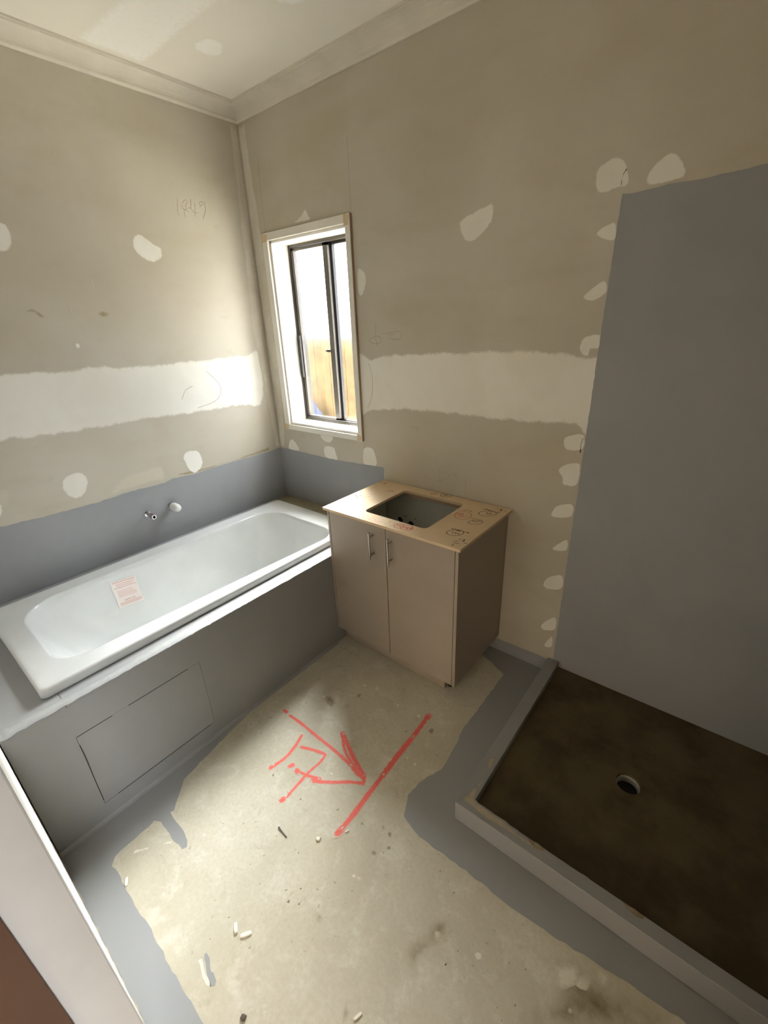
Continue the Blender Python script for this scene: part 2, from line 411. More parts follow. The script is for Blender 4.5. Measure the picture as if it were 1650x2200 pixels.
# grey waterproof coating above the bath
patch('waterproof_coating', LEFT, [(0.0, 0.56)] + [(-0.0, 0.948)] + c3([(1550, 715), (1300, 785), (1105, 848), (990, 872), (940, 898), (750, 945), (550, 1012), (300, 1080), (0, 1150)]) + [(YN, 0.925), (YN, 0.56)],
      0.004, 'coatwall', wl, h=0.001, jit=0.002, sharp=True, label='grey waterproof coating behind the bath on the left wall')
patch('joint_band', LEFT, c3([(1490, 150), (1400, 160), (1200, 180), (1000, 200), (700, 222), (480, 222), (455, 240), (250, 250), (0, 262)]) + [(YN, 1.585), (YN, 1.235)] +
      c3([(0, 672), (150, 655), (400, 620), (570, 592), (700, 572), (850, 542), (1000, 520), (1200, 492), (1370, 462), (1505, 440)]), 0.034, 'filler', wl, jit=0.006, step=0.03, label='wide white joint compound band')
patch('corner_compound', LEFT, [(-0.001, 2.785), (-0.058, 2.785), (-0.066, 2.5), (-0.078, 2.2), (-0.090, 1.9), (-0.096, 1.75), (-0.085, 1.58), (-0.060, 1.30), (-0.05, 1.1), (-0.05, 0.95), (-0.001, 0.95)],
      0.014, 'cornerfill', wl, jit=0.003, step=0.05, sharp=True, h=0.0009)
P_LEFT = [
 (c8, [(940, 340), (1010, 340), (1090, 400), (1150, 440), (1160, 500), (1100, 548), (1040, 532), (970, 485), (935, 420)], 0.022),
 (c8, [(0, 245), (45, 265), (82, 320), (98, 400), (85, 455), (30, 472), (-60, 460), (-80, 350), (-50, 260)], 0.018),
 (c8, [(540, 1115), (555, 1118), (566, 1135), (556, 1150), (540, 1140)], 0.004),
 (c3, [(1045, 740), (1100, 708), (1140, 722), (1162, 780), (1142, 828), (1105, 846), (1072, 815)], 0.014),
 (c3, [(348, 885), (400, 842), (470, 833), (508, 890), (490, 962), (430, 992), (372, 965), (348, 918)], 0.018),
 (c3, [(-60, 1010), (8, 1020), (18, 1060), (0, 1100), (-60, 1110)], 0.010)]
for f, P, fe in P_LEFT: patch('filler_patch', LEFT, f(P), fe, 'filler', wl, h=0.0008)
patch('compound_smear', LEFT, c3([(-40, 935), (58, 930), (68, 1000), (60, 1040), (0, 1050), (-40, 1040)]), 0.02, 'skim', wl)
patch('compound_smear', LEFT, c3([(690, 870), (800, 825), (920, 795), (950, 880), (880, 895), (760, 935), (620, 975)]), 0.02, 'skim', wl)
patch('paper_smear', LEFT, c3([(1000, 850), (1300, 775), (1540, 690), (1540, 715), (1300, 785), (1105, 846)]), 0.008, 'smear', wl)
patch('paper_smear', LEFT, c8([(170, 880), (220, 855), (300, 900), (350, 930), (300, 950), (230, 900), (180, 905)]), 0.012, 'smear', wl)
patch('paper_smear', LEFT, c8([(680, 890), (740, 880), (790, 900), (770, 930), (700, 930)]), 0.012, 'smear', wl)
c7 = lambda P: [LEFT.px(*q) for q in crop(P, 11.786, 340, 400)]
strokes('pencil_number', LEFT, [c7(P) for P in (
  [(485, 300), (485, 480), (490, 620), (520, 740)],
  [(615, 430), (650, 370), (700, 340), (725, 400), (690, 510)], [(600, 460), (610, 550), (700, 600), (765, 650)], [(655, 560), (665, 700), (700, 800)], [(690, 510), (720, 570), (690, 620)],
  [(825, 330), (825, 480), (840, 590), (880, 610)], [(755, 550), (820, 548)], [(915, 430), (930, 560), (940, 780)], [(870, 640), (930, 665), (1015, 670)],
  [(1035, 470), (1050, 405), (1110, 395), (1175, 420), (1190, 520), (1205, 600), (1170, 720), (1135, 840)], [(1060, 520), (1090, 470), (1140, 465)])], 0.0035, 'pencil', wl, h=0.0009, label='faint pencilled number 1347')
strokes('scratch', LEFT, [c8([(650, 650), (660, 700), (668, 745)]), c8([(485, 840), (505, 900), (525, 950)]), c8([(455, 740), (480, 820)])], 0.004, 'skim', wl)
cb = lambda s, ox, oy: (lambda P: [BACK.px(*q) for q in crop(P, s, ox, oy)])
strokes('pencil_curve', LEFT, [c3([(1040, 420), (1060, 370), (1100, 345)]), c3([(1180, 260), (1250, 330), (1262, 380), (1230, 430), (1130, 470)])], 0.0025, 'pencil', wl, h=0.0012)

# ------------------------------------------------------------------ marks on the back wall
b8 = cb(1.913, 1050, 300); b5 = cb(2.75, 640, 200); b4 = cb(2.946, 760, 650); b6 = cb(5.893, 570, 920); b2 = cb(3.667, 500, 400)
patch('joint_band', BACK, [(0.79, 1.585)] + b4([(110, 348), (180, 322), (400, 312), (600, 305), (850, 292), (1100, 290), (1300, 302), (1440, 330)]) + [(2.10, 1.58), (2.10, 1.262)] +
      b4([(1400, 790), (1250, 780), (1000, 760), (800, 737), (600, 717), (400, 697), (250, 690), (90, 700)]) + [(0.79, 1.235)], 0.034, 'filler', wb, jit=0.006, step=0.03, label='wide white joint compound band')
patch('corner_compound', BACK, [(0.001, 2.785), (0.072, 2.785), (0.078, 2.5), (0.096, 2.2), (0.104, 2.0), (0.098, 1.7), (0.10, 1.5), (0.085, 1.2), (0.07, 1.05), (0.05, 0.96), (0.001, 0.95)],
      0.014, 'cornerfill', wb, jit=0.004, step=0.05, sharp=True, h=0.0009)
patch('waterproof_coating', BACK, [(0.0, 0.58), (0.0, 0.948), (0.12, 0.948), (0.3, 0.945), (0.50, 0.940), (0.62, 0.943)] + b6([(1300, 462), (1500, 495), (1508, 520), (1506, 655)]) + [(0.957, 0.70), (0.957, 0.58)],
      0.003, 'coatwall', wb, h=0.001, jit=0.0015, sharp=True, label='grey waterproof coating behind the end of the bath')
GX = 2.062
patch('waterproof_coating', BACK, [(GX, 0.05), (GX-0.001, 0.6), (GX+0.001, 1.2), (GX, 1.7), (GX+0.004, 2.120), (2.12, 2.118), (2.2, 2.124), (2.3, 2.122), (2.45, 2.130), (2.6, 2.128), (2.8, 2.132), (RX, 2.13), (RX, 0.05)],
      0.003, 'coatwall', wb, h=0.0012, jit=0.0015, sharp=True, label='tall grey waterproof coating of the shower wall')
patch('waterproof_coating', BACK, [(1.70, 0.0), (1.70, 0.080), (1.8, 0.077), (1.95, 0.080), (2.04, 0.079), (2.04, 0.0)], 0.003, 'coatwall', wb, h=0.001, jit=0.0015, sharp=True, label='low grey waterproof strip beside the vanity')
RIGHT = Plane(0, RX, -1)
patch('waterproof_coating', RIGHT, [(0, 0.05), (0, 2.13), (-1.0, 2.13), (-1.0, 0.05)], 0.003, 'coatwall', wr, h=0.001, sharp=True)
P_BACK = [
 (b5, [(952, 758), (1000, 718), (1130, 650), (1158, 636), (1155, 745), (1105, 822), (1030, 884), (982, 872), (958, 820)], 0.016),
 (b2, [(470, 295), (530, 235), (570, 178), (600, 225), (625, 262), (600, 275)], 0.014),
 (b5, [(350, 1043), (390, 1050), (406, 1110), (385, 1192), (356, 1185)], 0.012),
 (b8, [(442, 130), (490, 83), (540, 68), (574, 110), (574, 188), (525, 202), (480, 222), (442, 215)], 0.012),
 (b8, [(652, 140), (690, 90), (750, 48), (790, 68), (818, 130), (802, 160), (655, 190)], 0.012),
 (b8, [(442, 382), (500, 342), (524, 345), (520, 412), (465, 408)], 0.007),
 (b8, [(386, 648), (440, 598), (478, 578), (486, 625), (430, 664)], 0.007),
 (b8, [(372, 852), (390, 813), (440, 798), (460, 800), (455, 858), (418, 862), (412, 892), (383, 884)], 0.008),
 (b8, [(308, 1235), (328, 1216), (392, 1213), (385, 1274), (318, 1273)], 0.006),
 (b8, [(285, 1360), (310, 1336), (375, 1333), (362, 1420), (305, 1418), (302, 1390)], 0.007),
 (b8, [(260, 1548), (280, 1508), (342, 1500), (337, 1548)], 0.005),
 (b8, [(263, 1682), (300, 1653), (322, 1646), (318, 1688)], 0.005),
 (b8, [(226, 1822), (250, 1798), (301, 1793), (297, 1845), (235, 1843)], 0.005),
 (b8, [(215, 1998), (245, 1973), (274, 1966), (270, 2013), (225, 2013)], 0.005),
 (b8, [(228, 2078), (260, 2043), (258, 2084)], 0.004),
 (b6, [(303, 265), (308, 160), (340, 138), (400, 200), (428, 285)], 0.008),
 (b6, [(688, 78), (700, 112), (760, 172), (830, 178), (855, 108)], 0.008),
 (b6, [(748, 232), (862, 238), (892, 300), (910, 410), (765, 365)], 0.008),
 (b6, [(1246, 262), (1340, 248), (1392, 330), (1406, 475), (1250, 455)], 0.006)]
for f, P, fe in P_BACK: patch('filler_patch', BACK, f(P), fe, 'filler', wb, h=0.0008, step=0.01, jit=0.001)
strokes('pencil_line', BACK, [b5([(290, 255), (300, 450), (314, 690)])], 0.0022, 'pencil', wb)
strokes('pencil_line', BACK, [[BACK.px(553, 335), BACK.px(561, 420), BACK.px(571, 500)]], 0.0022, 'pencil', wb)
strokes('pencil_line', BACK, [b6([(1250, 160), (1250, 260)])], 0.0018, 'pencil', wb)
strokes('pencil_sketch', BACK, [b4(P) for P in ([(140, 130), (138, 210), (150, 280)], [(100, 235), (140, 210), (170, 225), (175, 250), (130, 260), (95, 240)], [(190, 200), (230, 190), (290, 185), (300, 215), (280, 235), (230, 225), (225, 205), (260, 200)])], 0.0025, 'pencil', wb)
strokes('pencil_sketch', BACK, [b4(P) for P in ([(545, 1050), (545, 1110)], [(525, 1125), (560, 1122), (550, 1135), (528, 1130)], [(605, 1080), (608, 1115)], [(625, 1085), (640, 1080), (632, 1105)], [(650, 1080), (640, 1095), (655, 1108)])], 0.0022, 'pencil', wb)
strokes('pencil_line', BACK, [b4([(708, 1120), (706, 1230)])], 0.0018, 'pencil', wb)
strokes('pencil_curve', BACK, [b4([(95, 385), (118, 480), (115, 590), (90, 665)])], 0.0022, 'pencil', wb, h=0.0012)
strokes('pencil_mark', BACK, [b4(P) for P in ([(370, 800), (390, 785), (400, 800)], [(400, 780), (405, 830)], [(410, 790), (430, 800)])], 0.0022, 'pencil', wb)
strokes('board_crack', BACK, [b8([(545, 185), (552, 145), (566, 122)]), b8([(376, 1285), (380, 1250), (388, 1228)])], 0.004, 'hairline', wb, soft=False)

# ------------------------------------------------------------------ ceiling marks
patch('joint_band', CEIL, [(0.071, -0.83), (0.4, -0.81), (1.2, -0.805), (2.98, -0.81), (2.98, -0.515), (1.2, -0.52), (0.5, -0.525), (0.071, -0.515)], 0.05, 'ceilfill', ce, step=0.05, jit=0.004, sharp=True, label='pale joint compound band')
c1 = lambda P: [CEIL.px(*q) for q in crop(P, 2, 0, 0)]
patch('filler_patch', CEIL, c1([(828, 185), (880, 160), (925, 165), (962, 192), (955, 236), (900, 242), (838, 215)]), 0.018, 'ceilfill', ce, step=0.01)
patch('filler_patch', CEIL, c1([(1165, -10), (1200, 15), (1270, 22), (1325, 0), (1320, -40), (1200, -50)]), 0.018, 'ceilfill', ce, step=0.01)

# ------------------------------------------------------------------ floor marks
HX = 0.965
f7 = lambda P: [FLOOR.px(*q) for q in crop(P, 3.3, 500, 1450)]
fd = lambda P: [FLOOR.px(*q) for q in crop(P, 4.125, 100, 1550)]
fl2 = lambda P: [FLOOR.px(*q) for q in crop(P, 2.75, 400, 1700)]
f6 = lambda P: [FLOOR.px(*q) for q in crop(P, 2.2, 900, 1700)]
patch('waterproof_coating', FLOOR, [(HX, YN), (HX, -1.15), (HX+0.02, -1.16), (HX+0.05, -1.35), (HX+0.085, -1.52)] + fd([(1130, 790), (1100, 805), (1150, 900), (1215, 980), (1250, 1050), (1240, 1110), (1200, 1130), (1120, 1040), (1060, 960), (1010, 890), (960, 880), (850, 980), (700, 1110), (600, 1200), (575, 1280)]) +
      [(1.17, -1.845), (1.3, -1.851), (1.45, -1.848), (1.6, -1.853), (1.76, -1.856), (2.0, -1.853), (2.4, -1.86), (2.9, -1.855), (2.9, YN)],
      0.004, 'coatfloor', fl, h=0.0008, jit=0.003, sharp=True, label='grey waterproof coating along the hob and doorway')
patch('waterproof_coating', FLOOR, [(1.68, 0.0), (1.70, -0.09), (1.78, -0.12), (1.865, -0.16), (1.868, -0.35), (1.863, -0.57), (1.885, -0.72), (1.89, -0.82), (1.85, -0.93), (1.845, -1.0), (1.88, -1.075), (1.97, -1.10), (2.157, -1.092), (2.327, -1.092), (2.45, -1.085), (2.538, -1.072), (2.717, -1.052), (2.80, -1.045), (3.05, -1.04), (3.05, -0.94), (2.06, -0.94), (2.06, 0)],
      0.005, 'coatfloor', fl, h=0.0008, jit=0.003, sharp=True, label='grey waterproof coating around the shower kerb')
strokes('spray_arrow', FLOOR, [
  (0.030, f7([(365, 252), (385, 265)])), (0.022, f7([(405, 288), (480, 340), (600, 438), (720, 535), (830, 635), (930, 735)])), (0.034, f7([(775, 412), (785, 440)])), (0.020, f7([(780, 420), (790, 520), (840, 620), (930, 740)])), (0.028, f7([(790, 430), (830, 530), (880, 630), (935, 715)])),
  (0.032, f7([(850, 650), (900, 710), (935, 735)])), (0.034, f7([(565, 748), (615, 742)])), (0.022, f7([(570, 755), (700, 762), (820, 760), (925, 770)])), (0.026, f7([(935, 720), (925, 775)]))], 0.024, 'red', fl, label='red sprayed arrow')
strokes('spray_line', FLOOR, [(0.040, f7([(1392, 285), (1375, 310)])), (0.030, f7([(1385, 295), (1330, 370), (1270, 450)])), (0.036, f7([(1270, 450), (1180, 560), (1060, 720)])), (0.032, f7([(1060, 720), (960, 850), (860, 985), (745, 1125)])), (0.036, f7([(760, 1105), (740, 1130)]))], 0.03, 'red', fl, h=0.0012, label='long red sprayed line')
strokes('spray_digit', FLOOR, [(0.022, f7([(490, 428), (440, 510), (370, 590), (270, 660)])), (0.028, f7([(280, 650), (268, 662)]))], 0.022, 'red', fl, label='red sprayed digit 1')
strokes('spray_dot', FLOOR, [(0.032, f7([(402, 650), (428, 638)]))], 0.03, 'red', fl, label='red sprayed dot')
strokes('spray_digit', FLOOR, [(0.022, f7([(485, 512), (580, 535), (660, 565)])), (0.018, f7([(660, 565), (620, 620), (540, 690), (460, 780), (380, 870)])), (0.030, f7([(365, 875), (345, 895)])), (0.020, f7([(450, 678), (520, 708), (600, 735)])), (0.030, f7([(452, 672), (462, 690)]))], 0.02, 'red', fl, h=0.0010, label='red sprayed crossed digit 7')
def blob(cx, cy, r, n=9, k=0.3): return [(cx+r*random.uniform(1-k, 1+k)*math.cos(2*math.pi*i/n), cy+r*random.uniform(1-k, 1+k)*math.sin(2*math.pi*i/n)) for i in range(n)]
SPL = [(f7, 936, 75, 14), (f7, 1025, 97, 14), (f7, 645, 152, 14), (f7, 1127, 158, 10), (f7, 1172, 213, 12), (f7, 1318, 290, 18), (f7, 1240, 590, 14), (f7, 1293, 635, 18), (f7, 700, 700, 14), (f7, 545, 578, 9), (f7, 210, 598, 11), (f7, 1490, 160, 12), (f7, 1205, 670, 12), (f7, 608, 1165, 18), (f7, 395, 285, 12),
  (fl2, 1320, 460, 13), (fl2, 1352, 505, 11), (fl2, 1535, 462, 11), (fl2, 1490, 612, 27), (fl2, 1540, 1025, 11), (fl2, 920, 535, 9), (fl2, 990, 400, 9), (fl2, 1030, 515, 36), (fl2, 990, 500, 18), (fl2, 1490, 845, 40),
  (f6, 125, 370, 8), (f6, 365, 655, 27), (f6, 280, 778, 22), (f6, 565, 657, 9), (f6, 700, 880, 62), (f6, 780, 905, 50), (f6, 870, 880, 45), (f6, 715, 1035, 32), (f6, 130, 820, 7), (fl2, 115, 520, 10), (fl2, 105, 258, 14)]
for f, x, y, r in SPL: patch('plaster_splash', FLOOR, f(blob(x, y, r)), 0.006 if r < 25 else 0.02, 'splat', fl, h=0.0006, step=0.006, jit=0.0005)
patch('plaster_splash', FLOOR, fd([(755, 1190), (760, 1150), (860, 1115), (960, 1100), (1060, 1060), (1130, 1055), (1130, 1085), (1000, 1105), (900, 1140), (820, 1165)]), 0.008, 'splat', fl, step=0.01)
patch('plaster_splash', FLOOR, fl2([(70, 1000), (90, 990), (105, 1050), (130, 1110), (145, 1155), (125, 1150), (95, 1080)]), 0.005, 'splat', fl, step=0.008)
patch('coating_drip', FLOOR, fl2([(105, 965), (120, 950), (135, 990), (150, 1060), (182, 1115), (170, 1145), (150, 1158), (125, 1080)]), 0.004, 'coatfloor', fl, step=0.008)
for f, x, y, r in [(f7, 1115, 1130, 26), (f7, 1065, 1080, 20), (f7, 1000, 1265, 28), (f7, 915, 1055, 24), (f7, 745, 955, 18), (f7, 1105, 1225, 24), (f7, 1068, 1260, 16), (f7, 890, 145, 18), (f7, 1410, 400, 24)]:
    patch('damp_mark', FLOOR, f(blob(x, y, r)), 0.008, 'greysplat', fl, h=0.0005, step=0.008, jit=0.0005)
for f, P, fe in [(f6, [(520, 800), (640, 740), (760, 760), (900, 860), (1000, 900), (1180, 1010), (1240, 1090), (1200, 1240), (700, 1240), (420, 1180), (430, 1000), (600, 900)], 0.09),
              (fl2, [(1280, 900), (1420, 760), (1500, 700), (1600, 780), (1620, 860), (1480, 960), (1400, 1080), (1300, 1080)], 0.05),
              (fl2, [(920, 1240), (965, 1220), (980, 1290), (965, 1400), (910, 1400)], 0.02),
              (fl2, [(620, 560), (660, 580), (760, 690), (830, 740), (790, 815), (740, 730)], 0.015),
              (f7, [(620, 150), (700, 130), (760, 190), (700, 250), (640, 200)], 0.03),
              (f7, [(870, 150), (920, 120), (900, 165)], 0.008),
              (f6, [(960, 1020), (1010, 1020), (1020, 1080), (960, 1090)], 0.02)]:
    patch('floor_stain', FLOOR, f(P), fe, 'stain', fl, h=0.0004, step=0.02)

# ------------------------------------------------------------------ window
win = bpy.data.objects.new('window_1', None); COL.objects.link(win); win.location = (0.468, 0, WZ0); win['kind'] = 'structure'
win['label'] = 'narrow sliding window with white architrave and dark aluminium frame'
AO = (0.110, 0.816, 1.098, 2.252); AI = (0.156, 0.782, 1.132, 2.212); TH = -0.018
def arch(pts): 
    return MB().loft([[(x, TH, z) for x, z in pts], [(x, 0.0, z) for x, z in pts]], True, True, True)
obj('architrave', arch([(AO[0], AO[3]), (AO[1], AO[3]), (AI[1], AI[3]), (AI[0], AI[3])]), 'white', win, 0.002)
obj('architrave', arch([(AO[0], AO[2]), (AO[1], AO[2]), (AI[1], AI[2]), (AI[0], AI[2])]), 'white', win, 0.002)
obj('architrave', arch([(AO[0], AO[2]), (AO[0], AO[3]), (AI[0], AI[3]), (AI[0], AI[2])]), 'white', win, 0.002)
obj('architrave', arch([(AO[1], AO[2]), (AO[1], AO[3]), (AI[1], AI[3]), (AI[1], AI[2])]), 'white', win, 0.002)
obj('architrave_edge', MB().box(AO[1], AO[1]+0.0015, TH+0.002, 0, AO[2], AO[3]), 'edge_mdf', win)
AF = Plane(1, TH, -1)
for x0, x1, z0, z1 in [(AO[0]+.001, AI[0]+.006, AI[3]-0.008, AO[3]-.001), (AI[1]-0.006, AO[1]-.001, AI[3]-0.012, AO[3]-.001), (AO[0]+.001, AI[0]-.004, AO[2]+.001, AI[2]+0.006), (AI[1]-0.004, AO[1]-.001, AO[2]+.001, AI[2]+0.006)]:
    patch('corner_putty', AF, [(x0, z0), (x1-0.008, z0+.004), (x1, z1-.01), (x0+0.012, z1), (x0, z1)], 0.002, 'putty', win, h=0.0008, jit=0.001, step=0.008, sharp=True)
RB = 0.122
L_ = 0.012
obj('reveal_lining', MB().box(WX0, WX0+L_, 0.0, RB, WZ0, WZ1), 'white', win)
obj('reveal_lining', MB().box(WX1-L_, WX1, 0.0, RB, WZ0, WZ1), 'white', win)
obj('reveal_lining', MB().box(WX0, WX1, 0.0, RB, WZ1-L_, WZ1), 'white', win)
obj('window_sill', MB().box(WX0, WX1, -0.004, RB, WZ0, WZ0+L_), 'white', win)
FX0, FX1, FZ0, FZ1 = WX0, WX1, WZ0, WZ1
fr = MB()
fr.box(FX0, FX0+0.030, RB, 0.185, FZ0, FZ1).box(FX1-0.030, FX1, RB, 0.185, FZ0, FZ1)
obj('frame_jamb', MB().box(FX0, FX0+0.028, RB, 0.19, FZ0, FZ1), 'black_alu', win, 0.001)
obj('frame_jamb', MB().box(FX1-0.028, FX1, RB, 0.19, FZ0, FZ1), 'black_alu', win, 0.001)
obj('frame_head', MB().box(FX0+.028, FX1-.028, RB, 0.19, FZ1-0.028, FZ1), 'grey_alu', win, 0.001)
sl = obj('frame_sill', MB().box(FX0+.028, FX1-.028, RB, 0.19, FZ0, FZ0+0.022), 'grey_alu', win, 0.001)
for y in (0.128, 0.150, 0.172): obj('sill_track', MB().box(FX0+.028, FX1-.028, y, y+0.003, FZ0+0.022, FZ0+0.032), 'grey_alu', sl)
SX0, SX1 = FX0+0.028, 0.500
sash = obj('sliding_sash', MB().box(SX0, SX0+0.022, 0.128, 0.146, FZ0+0.030, FZ1-0.030).box(0.462, SX1, 0.128, 0.146, FZ0+0.030, FZ1-0.030)
     .box(SX0, SX1, 0.128, 0.146, FZ0+0.030, FZ0+0.044).box(SX0, SX1, 0.128, 0.146, FZ1-0.046, FZ1-0.030), 'grey_alu', win, 0.001)
obj('pane', MB().box(SX0+.022, 0.462, 0.135, 0.139, FZ0+0.044, FZ1-0.046), 'glass', sash)
lat = obj('latch', MB().box(0.438, 0.466, 0.116, 0.130, 1.590, 1.606).box(0.425, 0.442, 0.118, 0.124, 1.594, 1.602), 'grey_alu', sash, 0.001)
obj('finger_pull', MB().box(SX0, SX0+0.016, 0.112, 0.130, 1.43, 1.69), 'black_alu', sash, 0.002)
fx = obj('fixed_sash', MB().box(0.478, 0.515, 0.152, 0.176, FZ0+0.022, FZ1-0.028).box(0.515, FX1-.028, 0.152, 0.176, FZ0+0.022, FZ0+0.034).box(0.515, FX1-.028, 0.152, 0.176, FZ1-0.044, FZ1-0.028).box(FX1-.044, FX1-.028, 0.152, 0.176, FZ0+0.034, FZ1-0.044), 'black_alu', win, 0.001)
obj('pane', MB().box(0.515, FX1-.044, 0.162, 0.166, FZ0+0.034, FZ1-0.044), 'glass', fx)

# ------------------------------------------------------------------ doorway: white jambs and the open brown door
tj = obj('trim_5', MB().box(DX0-0.02, DX0, YN, YO, 0, DZ+0.02), 'jamb', kind='structure', bevel=0.003)
obj('trim_6', MB().box(DX1, DX1+0.02, YN+0.002, YO, 0, DZ+0.02), 'jamb', kind='structure', bevel=0.003)
obj('trim_7', MB().box(DX0, DX1, YN+0.002, YO, DZ, DZ+0.02), 'jamb', kind='structure', bevel=0.003)
door = obj('door_1', MB().box(DX0-0.030, DX0+0.006, -2.045-0.9, -2.046, 0.012, DZ-0.005), 'door', kind='structure', bevel=0.001)
door.data.transform(Matrix.Identity(4))

# ------------------------------------------------------------------ bath hob
HZ = 0.584
BX0, BX1, BY0, BY1, BZ = 0.111, 0.8815, -0.168, -1.815, 0.6254
hob = thing('bath_hob', 'grey waterproofed boxed hob built around the white bath', 'bath surround', (0.48, -0.98, 0))
AP = (-1.779, -1.307, 0.082, 0.436)        # access panel y0,y1,z0,z1
g_ = 0.0012
b = MB().box(HX-0.012, HX, YN+.001, AP[0]-g_, 0, HZ-0.012).box(HX-0.012, HX, AP[1]+g_, -0.002, 0, HZ-0.012).box(HX-0.012, HX, AP[0]-g_, AP[1]+g_, 0, AP[2]-g_).box(HX-0.012, HX, AP[0]-g_, AP[1]+g_, AP[3]+g_, HZ-0.012)
obj('front_board', b, 'coat', hob)
obj('access_panel', MB().box(HX-0.013, HX-0.0006, AP[0], AP[1], AP[2], AP[3]), 'coat', hob)
obj('backing_batten', MB().box(HX-0.03, HX-0.0135, AP[0]-.04, AP[1]+.04, AP[2]-.04, AP[3]+.04), 'hairline', hob)
cut = (0.15, 0.84, -0.21, -1.77)
b = MB().box(0.002, HX, YN+.001, cut[3], HZ-0.014, HZ).box(0.002, cut[0], cut[3], cut[2], HZ-0.014, HZ).box(cut[1], HX, cut[3], cut[2], HZ-0.014, HZ).box(0.002, HX, cut[2], -0.002, HZ-0.014, HZ)
obj('top_board', b, 'coat', hob, 0.003)
HT = Plane(2, HZ, 1)
patch('bare_board', HT, [(0.006, -0.004), (0.95, -0.004), (0.95, -0.20), (0.8, -0.19), (0.4, -0.195), (0.10, -0.19), (0.02, -0.12)], 0.004, 'ply', hob, h=0.0008, sharp=True, jit=0.002, label='uncoated tan board at the far end')
# coved sealant fillet where hob meets slab
rings = [[(HX, y, 0.012), (HX+0.005, y, 0.005), (HX+0.014, y, 0.0006), (HX, y, 0.0006)] for y in (YN+0.001, -1.5, -1.0, -0.512)]
obj('sealant_fillet', MB().loft(rings, True, True, True), 'coat', fl, label='grey sealant fillet at the floor')
HF = Plane(0, HX, 1)
strokes('sheet_joint', HF, [[(-1.777, AP[3]+.001), (-1.70, AP[3]+.001), (-1.66, AP[3])], [(-1.60, AP[3]+.001), (-1.45, AP[3]), (-1.36, AP[3])]], 0.003, 'hairline', hob, soft=False, h=0.0006)
strokes('sheet_joint', HF, [[(AP[0], 0.40), (AP[0]+.002, 0.33), (AP[0], 0.22), (AP[0], 0.10)]], 0.0024, 'hairline', hob, soft=False, h=0.0006)
strokes('sheet_joint', HF, [[(-1.73, AP[2]), (-1.55, AP[2]), (-1.33, AP[2])]], 0.003, 'hairline', hob, soft=False, h=0.0006)
# worn, plaster-smudged nosing
patch('worn_edge', HT, [(HX-0.002, YN+0.01), (HX-0.002, -1.6), (HX-0.002, -1.2), (HX-0.002, -0.55), (HX-0.055, -0.6), (HX-0.07, -1.2), (HX-0.045, -1.6), (HX-0.06, YN+0.01)], 0.02, 'coat_light', hob, h=0.0005, sharp=True, jit=0.006)

# ------------------------------------------------------------------ bath
def rquad(c, r, z, n=10):
    """rounded quadrilateral through corners c with corner lengths r, fixed point count"""
    out = []; k = len(c)
    for i in range(k):
        p, a, q = Vector(c[i]), Vector(c[i-1]), Vector(c[(i+1) % k])
        ri = r[i] if isinstance(r, (list, tuple)) else r
        s0 = p + (a-p).normalized()*ri; s1 = p + (q-p).normalized()*ri
        kk = 0.5523
        for j in range(n+1):
            t = j/n; b0 = s0; b1 = s0+(p-s0)*kk; b2 = s1+(p-s1)*kk; b3 = s1
            v = b0*(1-t)**3 + b1*3*t*(1-t)**2 + b2*3*t*t*(1-t) + b3*t**3
            out.append((v.x, v.y, z))
        nxt = Vector(c[(i+1) % k]); rn = r[(i+1) % k] if isinstance(r, (list, tuple)) else r
        e = nxt + (p-nxt).normalized()*rn
        for j in range(1, 6): out.append(tuple((s1 + (e-s1)*j/6)) + (z,))
    return out
def off(c, d):   # corners in order back-near, front-near, front-far, back-far ; d = (back, front, near, far)
    (x0, y0), (x1, y1), (x2, y2), (x3, y3) = c
    return [(x0+d[0], y0+d[2]), (x1-d[1], y1+d[2]), (x2-d[1], y2-d[3]), (x3+d[0], y3-d[3])]
bath = thing('bathtub', 'white acrylic bathtub with sloped end set into the grey hob', 'bathtub', (0.496, -0.99, HZ))
OUT = [(BX0, BY1), (BX1, BY1), (BX1, BY0), (BX0, BY0)]
OPN = [(0.205, -1.722), (0.775, -1.722), (0.846, -0.305), (0.215, -0.305)]
RO = [0.17, 0.10, 0.13, 0.15]
rings = [rquad(off(OUT, (0.004,)*4), 0.020, HZ+0.0015), rquad(OUT, 0.022, HZ+0.006), rquad(OUT, 0.022, BZ-0.010), rquad(off(OUT, (.003,)*4), 0.022, BZ-0.003), rquad(off(OUT, (.010,)*4), 0.024, BZ),
         rquad(off(OUT, (.020,)*4), 0.03, BZ-0.002),
         rquad(off(OPN, (-.007,)*4), [x+.007 for x in RO], BZ-0.0022), rquad(off(OPN, (-.002,)*4), [x+.002 for x in RO], BZ-0.004), rquad(off(OPN, (.001,)*4), RO, BZ-0.009), rquad(off(OPN, (.006, .004, .012, .005)), RO, BZ-0.035)]
for f in (0.15, 0.3, 0.5, 0.7, 0.85):
    rings.append(rquad(off(OPN, (.006+.060*f, .004+.055*f, .012+.26*f**1.1, .005+.085*f)), [x+0.03*f for x in RO], BZ-0.035-0.36*f))
rings += [rquad(off(OPN, (.085, .080, .315, .115)), [x+.03 for x in RO], BZ-0.385), rquad(off(OPN, (.12, .11, .37, .15)), [x+.02 for x in RO], BZ-0.402), rquad(off(OPN, (.24, .23, .60, .40)), [.08]*4, BZ-0.410)]
sh = obj('shell', MB().loft(rings, True, False, True), 'bath', bath, smooth=True, auto=math.radians(50))
